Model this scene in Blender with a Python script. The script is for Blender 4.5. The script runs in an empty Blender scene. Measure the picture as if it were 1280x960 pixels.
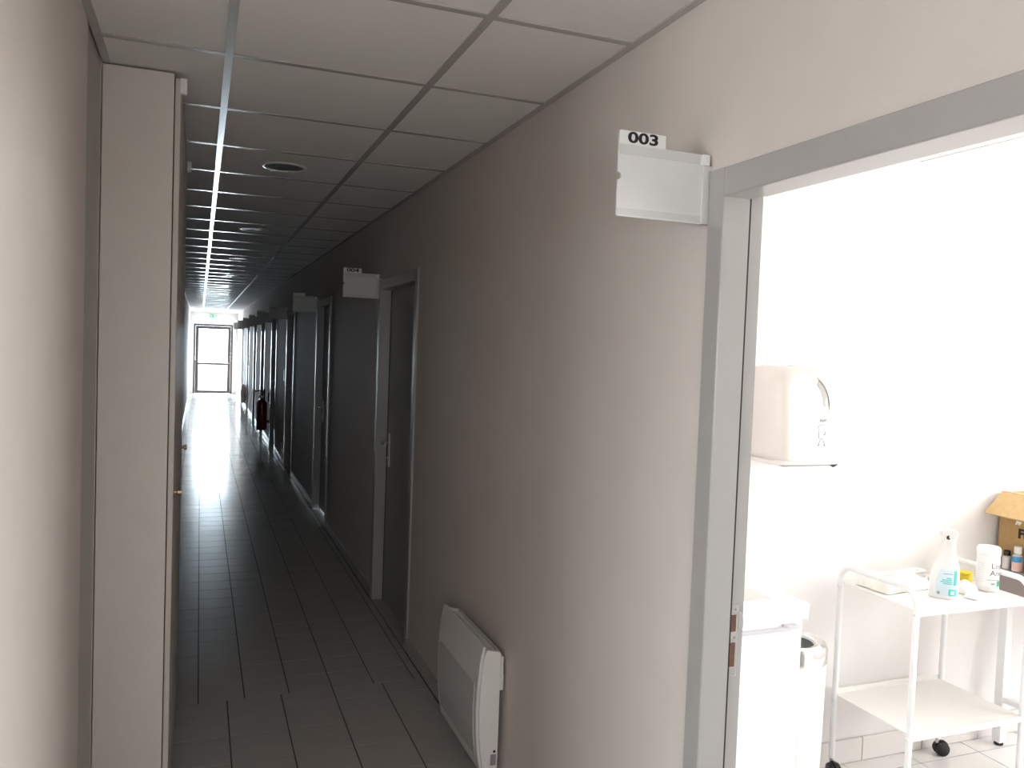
import bpy, bmesh, math, random
from mathutils import Matrix, Vector

random.seed(7)
SC = bpy.context.scene
COL = SC.collection

# ------------------------------------------------------------------ camera
F_PX, YAW, PITCH, ROLL, CAM_H = 1016.7, 0.3673, -0.0411, 0.0368, 1.6771
cam_data = bpy.data.cameras.new('camera')
cam = bpy.data.objects.new('camera', cam_data)
COL.objects.link(cam)
cy, sy, cp, sp = math.cos(YAW), math.sin(YAW), math.cos(PITCH), math.sin(PITCH)
fwd = Vector((sy * cp, cy * cp, sp))
rgt = Vector((cy, -sy, 0))
up = rgt.cross(fwd)
cr, sr = math.cos(ROLL), math.sin(ROLL)
r2, u2 = cr * rgt + sr * up, -sr * rgt + cr * up
M = Matrix(((r2.x, u2.x, -fwd.x, 0), (r2.y, u2.y, -fwd.y, 0), (r2.z, u2.z, -fwd.z, CAM_H), (0, 0, 0, 1)))
cam.matrix_world = M
cam_data.sensor_width = 36
cam_data.lens = F_PX / 1280 * 36
cam_data.clip_start = 0.02
cam_data.clip_end = 200
SC.camera = cam

# ------------------------------------------------------------------ exposure, sky, daylight
SC.view_settings.view_transform = 'Standard'
SC.view_settings.look = 'None'
SC.view_settings.gamma = 1
SC.view_settings.use_curve_mapping = False
SC.view_settings.exposure = 0.08

SKY = 9.0
world = bpy.data.worlds.new('overcast_sky')
SC.world = world
world.use_nodes = True
bg = world.node_tree.nodes['Background']
bg.inputs['Color'].default_value = (0.76, 0.89, 1.0, 1)
bg.inputs['Strength'].default_value = SKY


def portal(name, loc, rot, sx, sz):
    l = bpy.data.lights.new(name, 'AREA')
    l.shape = 'RECTANGLE'
    l.size, l.size_y = sx, sz
    l.cycles.is_portal = True
    o = bpy.data.objects.new(name, l)
    o.location, o.rotation_euler = loc, rot
    COL.objects.link(o)
    return o


def daylight(name, loc, rot, sx, sz, power, color):
    l = bpy.data.lights.new(name, 'AREA')
    l.shape = 'RECTANGLE'
    l.size, l.size_y = sx, sz
    l.energy, l.color = power, color
    o = bpy.data.objects.new(name, l)
    o.location, o.rotation_euler = loc, rot
    COL.objects.link(o)
    return o


# area lights shine along their local -Z; each stands in a window or glass door; lobby, back and far side ones are added
R90 = math.radians(90)
portal('portal_far_door', (0.385, 27.12, 1.06), (-R90, 0, 0), 0.95, 2.0)
portal('portal_far_side_window', (-0.46, 25.5, 1.6), (0, -R90, 0), 1.0, 1.0)
portal('portal_back_window', (-0.25, -1.64, 1.60), (R90, 0, 0), 1.3, 0.8)
portal('portal_lobby_window', (-3.66, -0.25, 1.45), (0, -R90, 0), 1.7, 2.1)
portal('portal_room_window', (5.16, 0.8, 1.6), (0, R90, 0), 1.5, 3.2)
WARM = (1.0, 0.945, 0.89)
COOL = (0.74, 0.88, 1.0)
daylight('daylight_room_window', (5.30, 0.8, 1.75), (0, math.radians(80), 0), 1.5, 3.2, 212, WARM)
daylight('daylight_lobby_window', (-3.75, -0.25, 1.45), (0, -R90, 0), 1.7, 2.1, 60, WARM)
daylight('daylight_back_window', (-0.25, -1.75, 1.60), (R90, 0, 0), 1.3, 0.8, 20, WARM)
daylight('daylight_far_door', (0.385, 27.25, 1.15), (-R90, 0, 0), 1.0, 2.0, 300, COOL)
daylight('daylight_far_side_window', (-0.55, 25.5, 1.6), (0, -R90, 0), 1.0, 1.0, 3, COOL)


# ------------------------------------------------------------------ materials
def new_mat(name):
    m = bpy.data.materials.new(name)
    m.use_nodes = True
    nt = m.node_tree
    return m, nt, nt.nodes['Principled BSDF']


def mat(name, col, rough=0.6, metal=0.0, var=0.05, scale=30.0, bump=0.0, bscale=200.0, spec=0.5, coat=0.0, trans=0.0):
    m, nt, p = new_mat(name)
    p.inputs['Roughness'].default_value = rough
    p.inputs['Metallic'].default_value = metal
    p.inputs['Specular IOR Level'].default_value = spec
    if coat:
        p.inputs['Coat Weight'].default_value = coat
        p.inputs['Coat Roughness'].default_value = 0.1
    if trans:
        p.inputs['Transmission Weight'].default_value = trans
    tc = nt.nodes.new('ShaderNodeTexCoord')
    n = nt.nodes.new('ShaderNodeTexNoise')
    n.inputs['Scale'].default_value = scale
    n.inputs['Detail'].default_value = 4
    nt.links.new(tc.outputs['Object'], n.inputs['Vector'])
    r = nt.nodes.new('ShaderNodeValToRGB')
    r.color_ramp.elements[0].position = 0.3
    r.color_ramp.elements[1].position = 0.7
    r.color_ramp.elements[0].color = (*[max(0, c * (1 - var)) for c in col], 1)
    r.color_ramp.elements[1].color = (*[min(1, c * (1 + var)) for c in col], 1)
    nt.links.new(n.outputs['Fac'], r.inputs['Fac'])
    nt.links.new(r.outputs['Color'], p.inputs['Base Color'])
    if bump:
        n2 = nt.nodes.new('ShaderNodeTexNoise')
        n2.inputs['Scale'].default_value = bscale
        n2.inputs['Detail'].default_value = 3
        nt.links.new(tc.outputs['Object'], n2.inputs['Vector'])
        b = nt.nodes.new('ShaderNodeBump')
        b.inputs['Strength'].default_value = bump
        b.inputs['Distance'].default_value = 0.002
        nt.links.new(n2.outputs['Fac'], b.inputs['Height'])
        nt.links.new(b.outputs['Normal'], p.inputs['Normal'])
    return m


def tile_mat(name, col, rough, var, per_obj):
    """glazed ceramic: cloudy glaze, per-tile shade, soft unevenness"""
    m, nt, p = new_mat(name)
    p.inputs['Roughness'].default_value = rough
    geo = nt.nodes.new('ShaderNodeNewGeometry')
    n = nt.nodes.new('ShaderNodeTexNoise')
    n.inputs['Scale'].default_value = 9
    n.inputs['Detail'].default_value = 5
    nt.links.new(geo.outputs['Position'], n.inputs['Vector'])
    mul = nt.nodes.new('ShaderNodeMath')
    mul.operation = 'MULTIPLY_ADD'
    mul.inputs[1].default_value = var * 2
    mul.inputs[2].default_value = 1 - var
    nt.links.new(n.outputs['Fac'], mul.inputs[0])
    mul2 = nt.nodes.new('ShaderNodeMath')
    mul2.operation = 'MULTIPLY_ADD'
    mul2.inputs[1].default_value = per_obj * 2
    mul2.inputs[2].default_value = 1 - per_obj
    nt.links.new(geo.outputs['Random Per Island'], mul2.inputs[0])
    mm = nt.nodes.new('ShaderNodeMath')
    mm.operation = 'MULTIPLY'
    nt.links.new(mul.outputs[0], mm.inputs[0])
    nt.links.new(mul2.outputs[0], mm.inputs[1])
    mix = nt.nodes.new('ShaderNodeVectorMath')
    mix.operation = 'SCALE'
    mix.inputs[0].default_value = col
    nt.links.new(mm.outputs[0], mix.inputs['Scale'])
    nt.links.new(mix.outputs[0], p.inputs['Base Color'])
    n2 = nt.nodes.new('ShaderNodeTexNoise')
    n2.inputs['Scale'].default_value = 14
    n2.inputs['Detail'].default_value = 3
    nt.links.new(geo.outputs['Position'], n2.inputs['Vector'])
    b = nt.nodes.new('ShaderNodeBump')
    b.inputs['Strength'].default_value = 0.12
    b.inputs['Distance'].default_value = 0.003
    nt.links.new(n2.outputs['Fac'], b.inputs['Height'])
    nt.links.new(b.outputs['Normal'], p.inputs['Normal'])
    return m


def glass_mat(name, tint=(0.97, 0.98, 0.98), refl=0.06):
    m = bpy.data.materials.new(name)
    m.use_nodes = True
    nt = m.node_tree
    nt.nodes.clear()
    out = nt.nodes.new('ShaderNodeOutputMaterial')
    t = nt.nodes.new('ShaderNodeBsdfTransparent')
    t.inputs['Color'].default_value = (*tint, 1)
    g = nt.nodes.new('ShaderNodeBsdfGlossy')
    g.inputs['Roughness'].default_value = 0.03
    mx = nt.nodes.new('ShaderNodeMixShader')
    mx.inputs['Fac'].default_value = refl
    nt.links.new(t.outputs[0], mx.inputs[1])
    nt.links.new(g.outputs[0], mx.inputs[2])
    nt.links.new(mx.outputs[0], out.inputs['Surface'])
    return m


MT = {}
MT['wall'] = mat('beige_wall_paint', (0.65, 0.58, 0.535), 0.75, var=0.02, scale=6, bump=0.25, bscale=260)
MT['wall_room'] = mat('white_wall_paint', (0.83, 0.80, 0.78), 0.75, var=0.01, scale=6, bump=0.2, bscale=260)
MT['wall_end'] = mat('pale_wall_paint', (0.70, 0.69, 0.68), 0.7, var=0.02, scale=6)
MT['ceil_tile'] = mat('mineral_fibre_tile', (0.80, 0.765, 0.735), 0.9, var=0.04, scale=420, bump=0.5, bscale=500, spec=0.2)
MT['tee'] = mat('painted_steel_tee', (0.46, 0.43, 0.405), 0.22, var=0.02, scale=20, coat=0.3)
MT['void'] = mat('ceiling_void', (0.25, 0.23, 0.22), 0.9)
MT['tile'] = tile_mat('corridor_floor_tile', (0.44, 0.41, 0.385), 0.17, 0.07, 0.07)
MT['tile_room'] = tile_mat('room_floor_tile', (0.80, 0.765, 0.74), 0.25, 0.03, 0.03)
MT['grout'] = mat('dark_grout', (0.06, 0.055, 0.05), 0.9, scale=80)
MT['grout_room'] = mat('grey_grout', (0.17, 0.16, 0.16), 0.9, scale=80)
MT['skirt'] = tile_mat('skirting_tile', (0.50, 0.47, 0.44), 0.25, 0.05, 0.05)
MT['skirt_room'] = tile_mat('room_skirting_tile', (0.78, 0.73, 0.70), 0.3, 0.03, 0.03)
MT['frame'] = mat('grey_frame_paint', (0.40, 0.38, 0.36), 0.33, var=0.02, scale=12, coat=0.2)
MT['leaf'] = mat('grey_door_leaf', (0.37, 0.37, 0.365), 0.4, var=0.03, scale=14)
MT['gasket'] = mat('black_rubber_gasket', (0.012, 0.012, 0.013), 0.7)
MT['steel'] = mat('brushed_steel', (0.62, 0.61, 0.60), 0.28, metal=1.0, var=0.05, scale=60)
MT['chrome'] = mat('chrome', (0.80, 0.78, 0.77), 0.15, metal=1.0, var=0.02)
MT['brass'] = mat('brass', (0.55, 0.42, 0.25), 0.3, metal=1.0, var=0.05)
MT['mortise'] = mat('brown_mortise_wood', (0.16, 0.07, 0.04), 0.8, var=0.2, scale=60)
MT['plate'] = mat('frosted_plastic_plate', (0.70, 0.69, 0.68), 0.3, var=0.015, scale=10)
MT['plate_strip'] = mat('clear_pocket_strip', (0.64, 0.63, 0.62), 0.25, var=0.02, scale=10)
MT['window_grey'] = mat('grey_level_window', (0.30, 0.27, 0.26), 0.3, var=0.02)
MT['white_plastic'] = mat('white_plastic', (0.80, 0.79, 0.78), 0.35, var=0.01)
MT['offwhite'] = mat('offwhite_plastic', (0.70, 0.64, 0.60), 0.35, var=0.015)
MT['black'] = mat('black_plastic', (0.012, 0.012, 0.013), 0.45)
MT['ink'] = mat('black_ink', (0.01, 0.01, 0.01), 0.6)
MT['closet'] = mat('beige_laminate', (0.68, 0.61, 0.56), 0.6, var=0.02, scale=10, bump=0.1, bscale=220)
MT['closet_door'] = mat('beige_closet_door', (0.58, 0.515, 0.465), 0.5, var=0.02, scale=10)
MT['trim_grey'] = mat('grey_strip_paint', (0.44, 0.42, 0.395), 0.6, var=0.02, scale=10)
MT['rad_front'] = mat('heater_enamel', (0.74, 0.715, 0.69), 0.4, var=0.015)
MT['rad_side'] = mat('heater_side_plastic', (0.85, 0.815, 0.78), 0.35, var=0.015)
MT['rad_glass'] = mat('heater_inset', (0.60, 0.585, 0.575), 0.25, var=0.015)
MT['alu_brown'] = mat('dark_brown_aluminium', (0.055, 0.042, 0.035), 0.4, var=0.05)
MT['glass'] = glass_mat('clear_glass')
MT['lamp_glass'] = mat('smoky_lamp_glass', (0.10, 0.10, 0.11), 0.2, var=0.05)  # dark colour stands for the shaded interior of the recessed lamps
MT['green'] = mat('exit_green', (0.06, 0.42, 0.20), 0.5)
MT['red'] = mat('extinguisher_red', (0.20, 0.010, 0.013), 0.35, var=0.04, coat=0.4)
MT['white_enamel'] = mat('white_enamel', (0.84, 0.83, 0.83), 0.3, var=0.01)
MT['white_laminate'] = mat('white_laminate', (0.84, 0.835, 0.84), 0.35, var=0.008)
MT['ceramic'] = mat('white_ceramic', (0.86, 0.84, 0.81), 0.15, var=0.008)
MT['handle_grey'] = mat('satin_handle', (0.50, 0.49, 0.52), 0.45, metal=0.0, var=0.02)
MT['shelf'] = mat('trolley_shelf_enamel', (0.82, 0.795, 0.76), 0.35, var=0.01)
MT['cream'] = mat('cream_plastic_film', (0.84, 0.81, 0.74), 0.35, var=0.03, scale=25)
MT['tissue'] = mat('white_tissue', (0.85, 0.83, 0.80), 0.8, var=0.02, bump=0.3, bscale=80)
MT['yellow'] = mat('yellow_plastic', (0.85, 0.66, 0.03), 0.4, var=0.03)
MT['label_blue'] = mat('pale_blue_label', (0.62, 0.74, 0.80), 0.5, var=0.02)
MT['teal'] = mat('teal_print', (0.09, 0.58, 0.54), 0.5, var=0.05)
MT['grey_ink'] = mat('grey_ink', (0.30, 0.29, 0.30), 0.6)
MT['dark_ink'] = mat('dark_grey_ink', (0.10, 0.10, 0.105), 0.6)
MT['green_print'] = mat('green_print', (0.05, 0.42, 0.22), 0.5)
MT['card'] = mat('brown_cardboard', (0.47, 0.295, 0.125), 0.85, var=0.06, scale=40, bump=0.2, bscale=300)
MT['card_in'] = mat('cardboard_flap', (0.60, 0.41, 0.20), 0.85, var=0.05, scale=40, bump=0.2, bscale=300)
MT['mauve'] = mat('mauve_grey_laminate', (0.30, 0.245, 0.24), 0.55, var=0.03)
MT['clear_bottle'] = mat('translucent_bottle', (0.66, 0.63, 0.62), 0.2, var=0.02)
MT['blue_label'] = mat('blue_label', (0.06, 0.28, 0.55), 0.4, var=0.06)
MT['pink_label'] = mat('pink_label', (0.75, 0.45, 0.38), 0.5, var=0.06)
MT['ground'] = mat('pale_paving', (0.52, 0.51, 0.49), 0.9, var=0.08, scale=3)
MT['wood'] = mat('worn_white_panel', (0.75, 0.74, 0.72), 0.6)


# ------------------------------------------------------------------ mesh helpers
class MB:
    def __init__(self):
        self.bm = bmesh.new()

    def box(self, x0, x1, y0, y1, z0, z1):
        b = self.bm
        v = [b.verts.new((x, y, z)) for x in (x0, x1) for y in (y0, y1) for z in (z0, z1)]
        for f in ((0, 1, 3, 2), (4, 6, 7, 5), (0, 4, 5, 1), (2, 3, 7, 6), (0, 2, 6, 4), (1, 5, 7, 3)):
            b.faces.new([v[i] for i in f])
        return self

    def prism(self, pts, axis, a, c):
        """closed 2-D outline pts extruded along axis (0 x, 1 y, 2 z) from a to c"""
        b = self.bm

        def mk(p, t):
            if axis == 0:
                return (t, p[0], p[1])
            if axis == 1:
                return (p[0], t, p[1])
            return (p[0], p[1], t)
        A = [b.verts.new(mk(p, a)) for p in pts]
        B = [b.verts.new(mk(p, c)) for p in pts]
        n = len(pts)
        b.faces.new(A)
        b.faces.new(B[::-1])
        for i in range(n):
            b.faces.new((A[i], A[(i + 1) % n], B[(i + 1) % n], B[i]))
        return self

    def loft(self, rings, caps=True, closed=True):
        b = self.bm
        R = [[b.verts.new(p) for p in r] for r in rings]
        n = len(R[0])
        for i in range(len(R) - 1):
            for j in range(n if closed else n - 1):
                k = (j + 1) % n
                b.faces.new((R[i][j], R[i][k], R[i + 1][k], R[i + 1][j]))
        if caps:
            b.faces.new(R[0][::-1])
            b.faces.new(R[-1])
        return self

    def lathe(self, prof, cx=0, cyy=0, n=28, sx=1, sy=1, caps=True):
        rings = []
        for r, z in prof:
            rings.append([(cx + sx * r * math.cos(2 * math.pi * k / n), cyy + sy * r * math.sin(2 * math.pi * k / n), z) for k in range(n)])
        return self.loft(rings, caps)

    def tube(self, pts, r, n=12, caps=True):
        pts = [Vector(p) for p in pts]
        rings = []
        prev = None
        for i, p in enumerate(pts):
            if i == 0:
                d = pts[1] - p
            elif i == len(pts) - 1:
                d = p - pts[i - 1]
            else:
                d = (pts[i + 1] - p).normalized() + (p - pts[i - 1]).normalized()
            d.normalize()
            if prev is None:
                ref = Vector((0, 0, 1)) if abs(d.z) < 0.9 else Vector((1, 0, 0))
                a = d.cross(ref).normalized()
            else:
                a = (prev - d * prev.dot(d)).normalized()
            prev = a
            c = d.cross(a)
            rr = r[i] if isinstance(r, (list, tuple)) else r
            rings.append([tuple(p + rr * (math.cos(2 * math.pi * k / n) * a + math.sin(2 * math.pi * k / n) * c)) for k in range(n)])
        return self.loft(rings, caps)

    def grid(self, nx, ny, fn):
        b = self.bm
        V = [[b.verts.new(fn(i / nx, j / ny)) for j in range(ny + 1)] for i in range(nx + 1)]
        for i in range(nx):
            for j in range(ny):
                b.faces.new((V[i][j], V[i + 1][j], V[i + 1][j + 1], V[i][j + 1]))
        return self

    def mesh(self, name):
        bmesh.ops.recalc_face_normals(self.bm, faces=self.bm.faces)
        me = bpy.data.meshes.new(name)
        self.bm.to_mesh(me)
        self.bm.free()
        return me

    def build(self, name, m, parent=None, bevel=0.0, smooth=False, seg=2, loc=None, rot=None):
        me = self.mesh(name)
        me.materials.append(MT[m])
        o = bpy.data.objects.new(name, me)
        COL.objects.link(o)
        if parent:
            o.parent = parent
        if loc:
            o.location = loc
        if rot:
            o.rotation_euler = rot
        if smooth:
            for p in me.polygons:
                p.use_smooth = True
            me.set_sharp_from_angle(angle=math.radians(40))
        if bevel:
            md = o.modifiers.new('bevel', 'BEVEL')
            md.width, md.segments, md.limit_method = bevel, seg, 'ANGLE'
            md.angle_limit = math.radians(50)
            md.harden_normals = True
            for p in me.polygons:
                p.use_smooth = True
            me.set_sharp_from_angle(angle=math.radians(60))
        return o


def tag(o, label, cat=None, group=None, kind=None):
    o['label'] = label
    if cat:
        o['category'] = cat
    if group:
        o['group'] = group
    if kind:
        o['kind'] = kind
    return o


def thing(name, loc, label, cat, group=None, kind=None, rz=0):
    o = bpy.data.objects.new(name, None)
    o.empty_display_size = 0.1
    COL.objects.link(o)
    o.location = loc
    o.rotation_euler = (0, 0, rz)
    return tag(o, label, cat, group, kind)


def struct(o, label=None):
    o['kind'] = 'structure'
    if label:
        o['label'] = label
    return o


def inst(name, me, parent, loc, rot=(0, 0, 0)):
    o = bpy.data.objects.new(name, me)
    o.parent = parent
    o.location = loc
    o.rotation_euler = rot
    COL.objects.link(o)
    return o


def text_mesh(s, size, bold=0.0, depth=0.0006, spacing=1.0, xscale=1.0):
    c = bpy.data.curves.new('text', 'FONT')
    c.body = s
    c.size = size
    c.offset = bold
    c.extrude = depth
    c.space_character = spacing
    c.resolution_u = 4
    c.align_x = 'CENTER'
    c.align_y = 'CENTER'
    o = bpy.data.objects.new('text', c)
    COL.objects.link(o)
    dg = bpy.context.evaluated_depsgraph_get()
    dg.update()
    me = bpy.data.meshes.new_from_object(o.evaluated_get(dg))
    bpy.data.objects.remove(o)
    bpy.data.curves.remove(c)
    for v in me.vertices:
        v.co.x *= xscale
    return me


def text_obj(name, s, size, m, parent, loc, rot, bold=0.0, xscale=1.0, spacing=1.0, warp=None):
    me = text_mesh(s, size, bold, xscale=xscale, spacing=spacing)
    me.materials.clear()
    me.materials.append(MT[m])
    if warp:
        for v in me.vertices:
            v.co = warp(v.co)
    o = bpy.data.objects.new(name, me)
    COL.objects.link(o)
    o.parent = parent
    o.location = loc
    o.rotation_euler = rot
    return o


HP = math.pi / 2
# ------------------------------------------------------------------ the shell
XL, XR, XR2, ZC = -0.297, 1.098, 1.200, 2.5195
YB, YE = -1.5, 27.0            # lobby end behind the camera, far end
YLW, XLOB = 1.4, -3.5           # left wall starts here; before it the lobby opens to the left
YRW = 2.609                    # the room's wall behind trolley and sink
XRW = 5.0                      # the room's window wall
YRN = -1.8                     # the room's near wall

# doors along the right wall: (outer near edge, outer far edge)
OPEN = (0.60, 1.610)
DOORS = [(4.305, 5.330), (7.430, 8.385), (10.42, 11.40), (12.92, 13.90), (15.32, 16.30), (17.62, 18.60), (20.20, 21.18), (22.87, 23.85)]
ARC = 0.060                    # architrave width
HEAD = 2.105                   # top of frames
INZ = 2.040


def wall_with_openings(name, m, x0, x1, y0, y1, ops):
    mb = MB()
    y = y0
    for a, b, h in sorted(ops):
        mb.box(x0, x1, y, a, 0, 2.75)
        mb.box(x0, x1, a, b, h, 2.75)
        y = b
    mb.box(x0, x1, y, y1, 0, 2.75)
    return mb.build(name, m)


ins = 0.03   # frames lap over the wall edge
ops = [(OPEN[0] + ins, OPEN[1] - ins, HEAD - ins)] + [(a + ins, b - ins, HEAD - ins) for a, b in DOORS]
wr = struct(wall_with_openings('wall_right', 'wall', XR, XR2 - 0.006, YB, YE, ops), 'beige painted corridor wall with a row of doors')
mb = MB().box(XR2 - 0.005, XR2 + 0.005, YRN, OPEN[0] + ins, 0, 2.72).box(XR2 - 0.005, XR2 + 0.005, OPEN[1] - ins, YRW, 0, 2.72)
mb.box(XR2 - 0.005, XR2 + 0.005, OPEN[0] + ins, OPEN[1] - ins, HEAD - ins, 2.72)
struct(mb.build('wall_room_corridor_side', 'wall_room'), 'white room side of the corridor wall')
# left wall: nearer stretch stands slightly proud of the grey strip before the closet
FW = (25.0, 26.0, 1.10, 2.10)   # unseen side window, added to brighten the far end
mb = MB().box(XL - 0.15, XL, YLW, 2.49, 0, 2.75).box(XL - 0.15, XL, 2.84, FW[0], 0, 2.75).box(XL - 0.15, XL, FW[1], YE, 0, 2.75)
mb.box(XL - 0.15, XL, FW[0], FW[1], 0, FW[2]).box(XL - 0.15, XL, FW[0], FW[1], FW[3], 2.75)
struct(mb.build('wall_left', 'wall'), 'beige painted corridor wall on the left')
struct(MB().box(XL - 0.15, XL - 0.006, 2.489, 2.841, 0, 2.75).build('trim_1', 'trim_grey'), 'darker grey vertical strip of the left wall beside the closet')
# far end wall with a glazed door
DX0, DX1, DH = -0.19, 0.955, 2.15
mb = MB().box(XL - 0.15, DX0, YE, YE + 0.2, 0, 2.75).box(DX1, XR2, YE, YE + 0.2, 0, 2.75).box(DX0, DX1, YE, YE + 0.2, DH, 2.75)
struct(mb.build('wall_far', 'wall_end'), 'pale end wall of the corridor')
BW = (-0.90, 0.40, 1.20, 2.00)  # opening of an unseen back window, added to brighten the closet face
mb = MB().box(XLOB - 0.2, BW[0], YB - 0.2, YB, 0, 2.75).box(BW[1], XR2, YB - 0.2, YB, 0, 2.75)
mb.box(BW[0], BW[1], YB - 0.2, YB, 0, BW[2]).box(BW[0], BW[1], YB - 0.2, YB, BW[3], 2.75)
struct(mb.build('wall_near', 'wall'), 'lobby wall behind the camera')
mb = MB().box(BW[0], BW[0] + 0.06, YB - 0.12, YB - 0.06, BW[2], BW[3]).box(BW[1] - 0.06, BW[1], YB - 0.12, YB - 0.06, BW[2], BW[3])
mb.box(BW[0] + 0.06, BW[1] - 0.06, YB - 0.12, YB - 0.06, BW[2], BW[2] + 0.06).box(BW[0] + 0.06, BW[1] - 0.06, YB - 0.12, YB - 0.06, BW[3] - 0.06, BW[3])
wn = struct(mb.build('window_4', 'white_plastic'), 'lobby window behind the camera')
MB().box(BW[0] + 0.06, BW[1] - 0.06, YB - 0.095, YB - 0.085, BW[2] + 0.06, BW[3] - 0.06).build('pane', 'glass', wn)
struct(MB().box(XLOB, XL - 0.15, YLW, YLW + 0.15, 0, 2.75).build('wall_lobby_back', 'wall'), 'lobby wall left of the corridor mouth')
LW = (-1.30, 0.80, 0.60, 2.30)  # opening of an unseen window, added to throw light across the corridor mouth
mb = MB().box(XLOB - 0.2, XLOB, YB, LW[0], 0, 2.75).box(XLOB - 0.2, XLOB, LW[1], YLW + 0.15, 0, 2.75)
mb.box(XLOB - 0.2, XLOB, LW[0], LW[1], 0, LW[2]).box(XLOB - 0.2, XLOB, LW[0], LW[1], LW[3], 2.75)
struct(mb.build('wall_lobby_window', 'wall'), 'lobby wall with a wide window')
struct(MB().box(XLOB, XL, YB, YLW, ZC, ZC + 0.11).build('ceiling_lobby', 'ceil_tile'), 'lobby ceiling')


def side_window(name, x, op, m, label):
    a, b, c, d = op
    w = MB()
    for p, q in ((a, a + 0.06), (b - 0.06, b), ((a + b) / 2 - 0.04, (a + b) / 2 + 0.04)):
        w.box(x, x + 0.06, p, q, c, d)
    w.box(x, x + 0.06, a + 0.06, b - 0.06, c, c + 0.06).box(x, x + 0.06, a + 0.06, b - 0.06, d - 0.06, d)
    win = struct(w.build(name, m), label)
    for p, q in ((a + 0.06, (a + b) / 2 - 0.04), ((a + b) / 2 + 0.04, b - 0.06)):
        MB().box(x + 0.025, x + 0.035, p, q, c + 0.06, d - 0.06).build('pane', 'glass', win)


side_window('window_2', XL - 0.11, FW, 'alu_brown', 'side window in the left wall near the far end')
side_window('window_3', XLOB - 0.13, LW, 'white_plastic', 'wide lobby window behind the camera')
# the room
struct(MB().box(XR2 - 0.006, XRW + 0.2, YRW, YRW + 0.10, 0, 2.75).build('wall_room_back', 'wall_room'), 'white wall behind the sink and the trolley')
struct(MB().box(XR2 + 0.005, XRW + 0.2, YRN - 0.1, YRN, 0, 2.75).build('wall_room_near', 'wall_room'), 'white wall of the lit room nearest the camera')
WY0, WY1, WZ0, WZ1 = -0.80, 2.40, 0.85, 2.35
mb = MB().box(XRW, XRW + 0.2, YRN, WY0, 0, 2.75).box(XRW, XRW + 0.2, WY1, YRW, 0, 2.75)
mb.box(XRW, XRW + 0.2, WY0, WY1, 0, WZ0).box(XRW, XRW + 0.2, WY0, WY1, WZ1, 2.75)
struct(mb.build('wall_room_window', 'wall_room'), 'window wall of the lit room')
side_window('window_1', XRW + 0.05, (WY0, WY1, WZ0, WZ1), 'white_plastic', 'white framed window of the lit room')
# ground outside
struct(MB().box(-40, 40, -45, 75, -0.30, -0.16).build('ground', 'ground'), 'pale paving outside the glass doors')

# ---- floor: grout bed, tiles standing proud of it
floor = struct(MB().box(XLOB - 0.2, XRW + 0.2, YB - 0.2, YE + 0.2, -0.16, -0.0035).build('floor', 'grout'), 'glazed grey tile floor of the corridor')
G = 0.0055


def tile_mesh(name, w, d, m):
    me = MB().box(-w / 2, w / 2, -d / 2, d / 2, -0.009, 0).mesh(name)
    me.materials.append(MT[m])
    return me


cache = {}


def add_tile(x0, x1, y0, y1, m, par, tilt=0.0015):
    w, d = round(x1 - x0 - G, 4), round(y1 - y0 - G, 4)
    k = (w, d, m)
    if k not in cache:
        cache[k] = tile_mesh('floor_tile', w, d, m)
    inst('floor_tile', cache[k], par, ((x0 + x1) / 2, (y0 + y1) / 2, random.uniform(-0.0004, 0.0)),
         (random.gauss(0, tilt), random.gauss(0, tilt), 0))


def stuff_tile(mb, x0, x1, y0, y1, tilt=0.0015):
    a, c = random.gauss(0, tilt), random.gauss(0, tilt)
    xm, ym = (x0 + x1) / 2, (y0 + y1) / 2
    b = mb.bm
    co = [(x0 + G / 2, y0 + G / 2), (x1 - G / 2, y0 + G / 2), (x1 - G / 2, y1 - G / 2), (x0 + G / 2, y1 - G / 2)]
    T = [b.verts.new((x, y, (x - xm) * a + (y - ym) * c - 0.0002)) for x, y in co]
    B = [b.verts.new((x, y, -0.009)) for x, y in co]
    b.faces.new(T)
    for i in range(4):
        b.faces.new((T[i], B[i], B[(i + 1) % 4], T[(i + 1) % 4]))


XEND = 1.086
xs_far = [XL] + [0.0238 + 0.204 * k for k in range(-1, 6)] + [XEND]
xs_near = [XL] + [0.149 + 0.243 * k for k in range(-1, 4)] + [XEND]
rest = MB()
YJ = 3.938
y = YJ
k = 0
while y < YE - 0.01:
    y1 = min(y + 0.2, YE)
    for a, b in zip(xs_far[:-1], xs_far[1:]):
        if k < 17:
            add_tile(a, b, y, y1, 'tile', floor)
        else:
            stuff_tile(rest, a, b, y, y1)
    y = y1
    k += 1
rows = [YJ, 3.803]
while rows[-1] > YB + 0.01:
    rows.append(max(rows[-1] - 0.235, YB))
for i in range(len(rows) - 1):
    for a, b in zip(xs_near[:-1], xs_near[1:]):
        if i < 6:
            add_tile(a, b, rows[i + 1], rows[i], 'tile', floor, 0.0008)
        else:
            stuff_tile(rest, a, b, rows[i + 1], rows[i], 0.0008)
x = XL
while x > XLOB:
    y = YLW
    while y > YB:
        stuff_tile(rest, max(x - 0.243, XLOB), x, max(y - 0.235, YB), y, 0.0008)
        y -= 0.235
    x -= 0.243
# door recesses are tiled too
for i, (a, b) in enumerate(DOORS):
    stuff_tile(rest, XEND, 1.75 if i == 1 else XR2, a + ARC, b - ARC)
o = rest.build('distant_floor_tiles', 'tile', floor)
o['kind'] = 'stuff'
o['label'] = 'small grey floor tiles running on to the far end'

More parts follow.
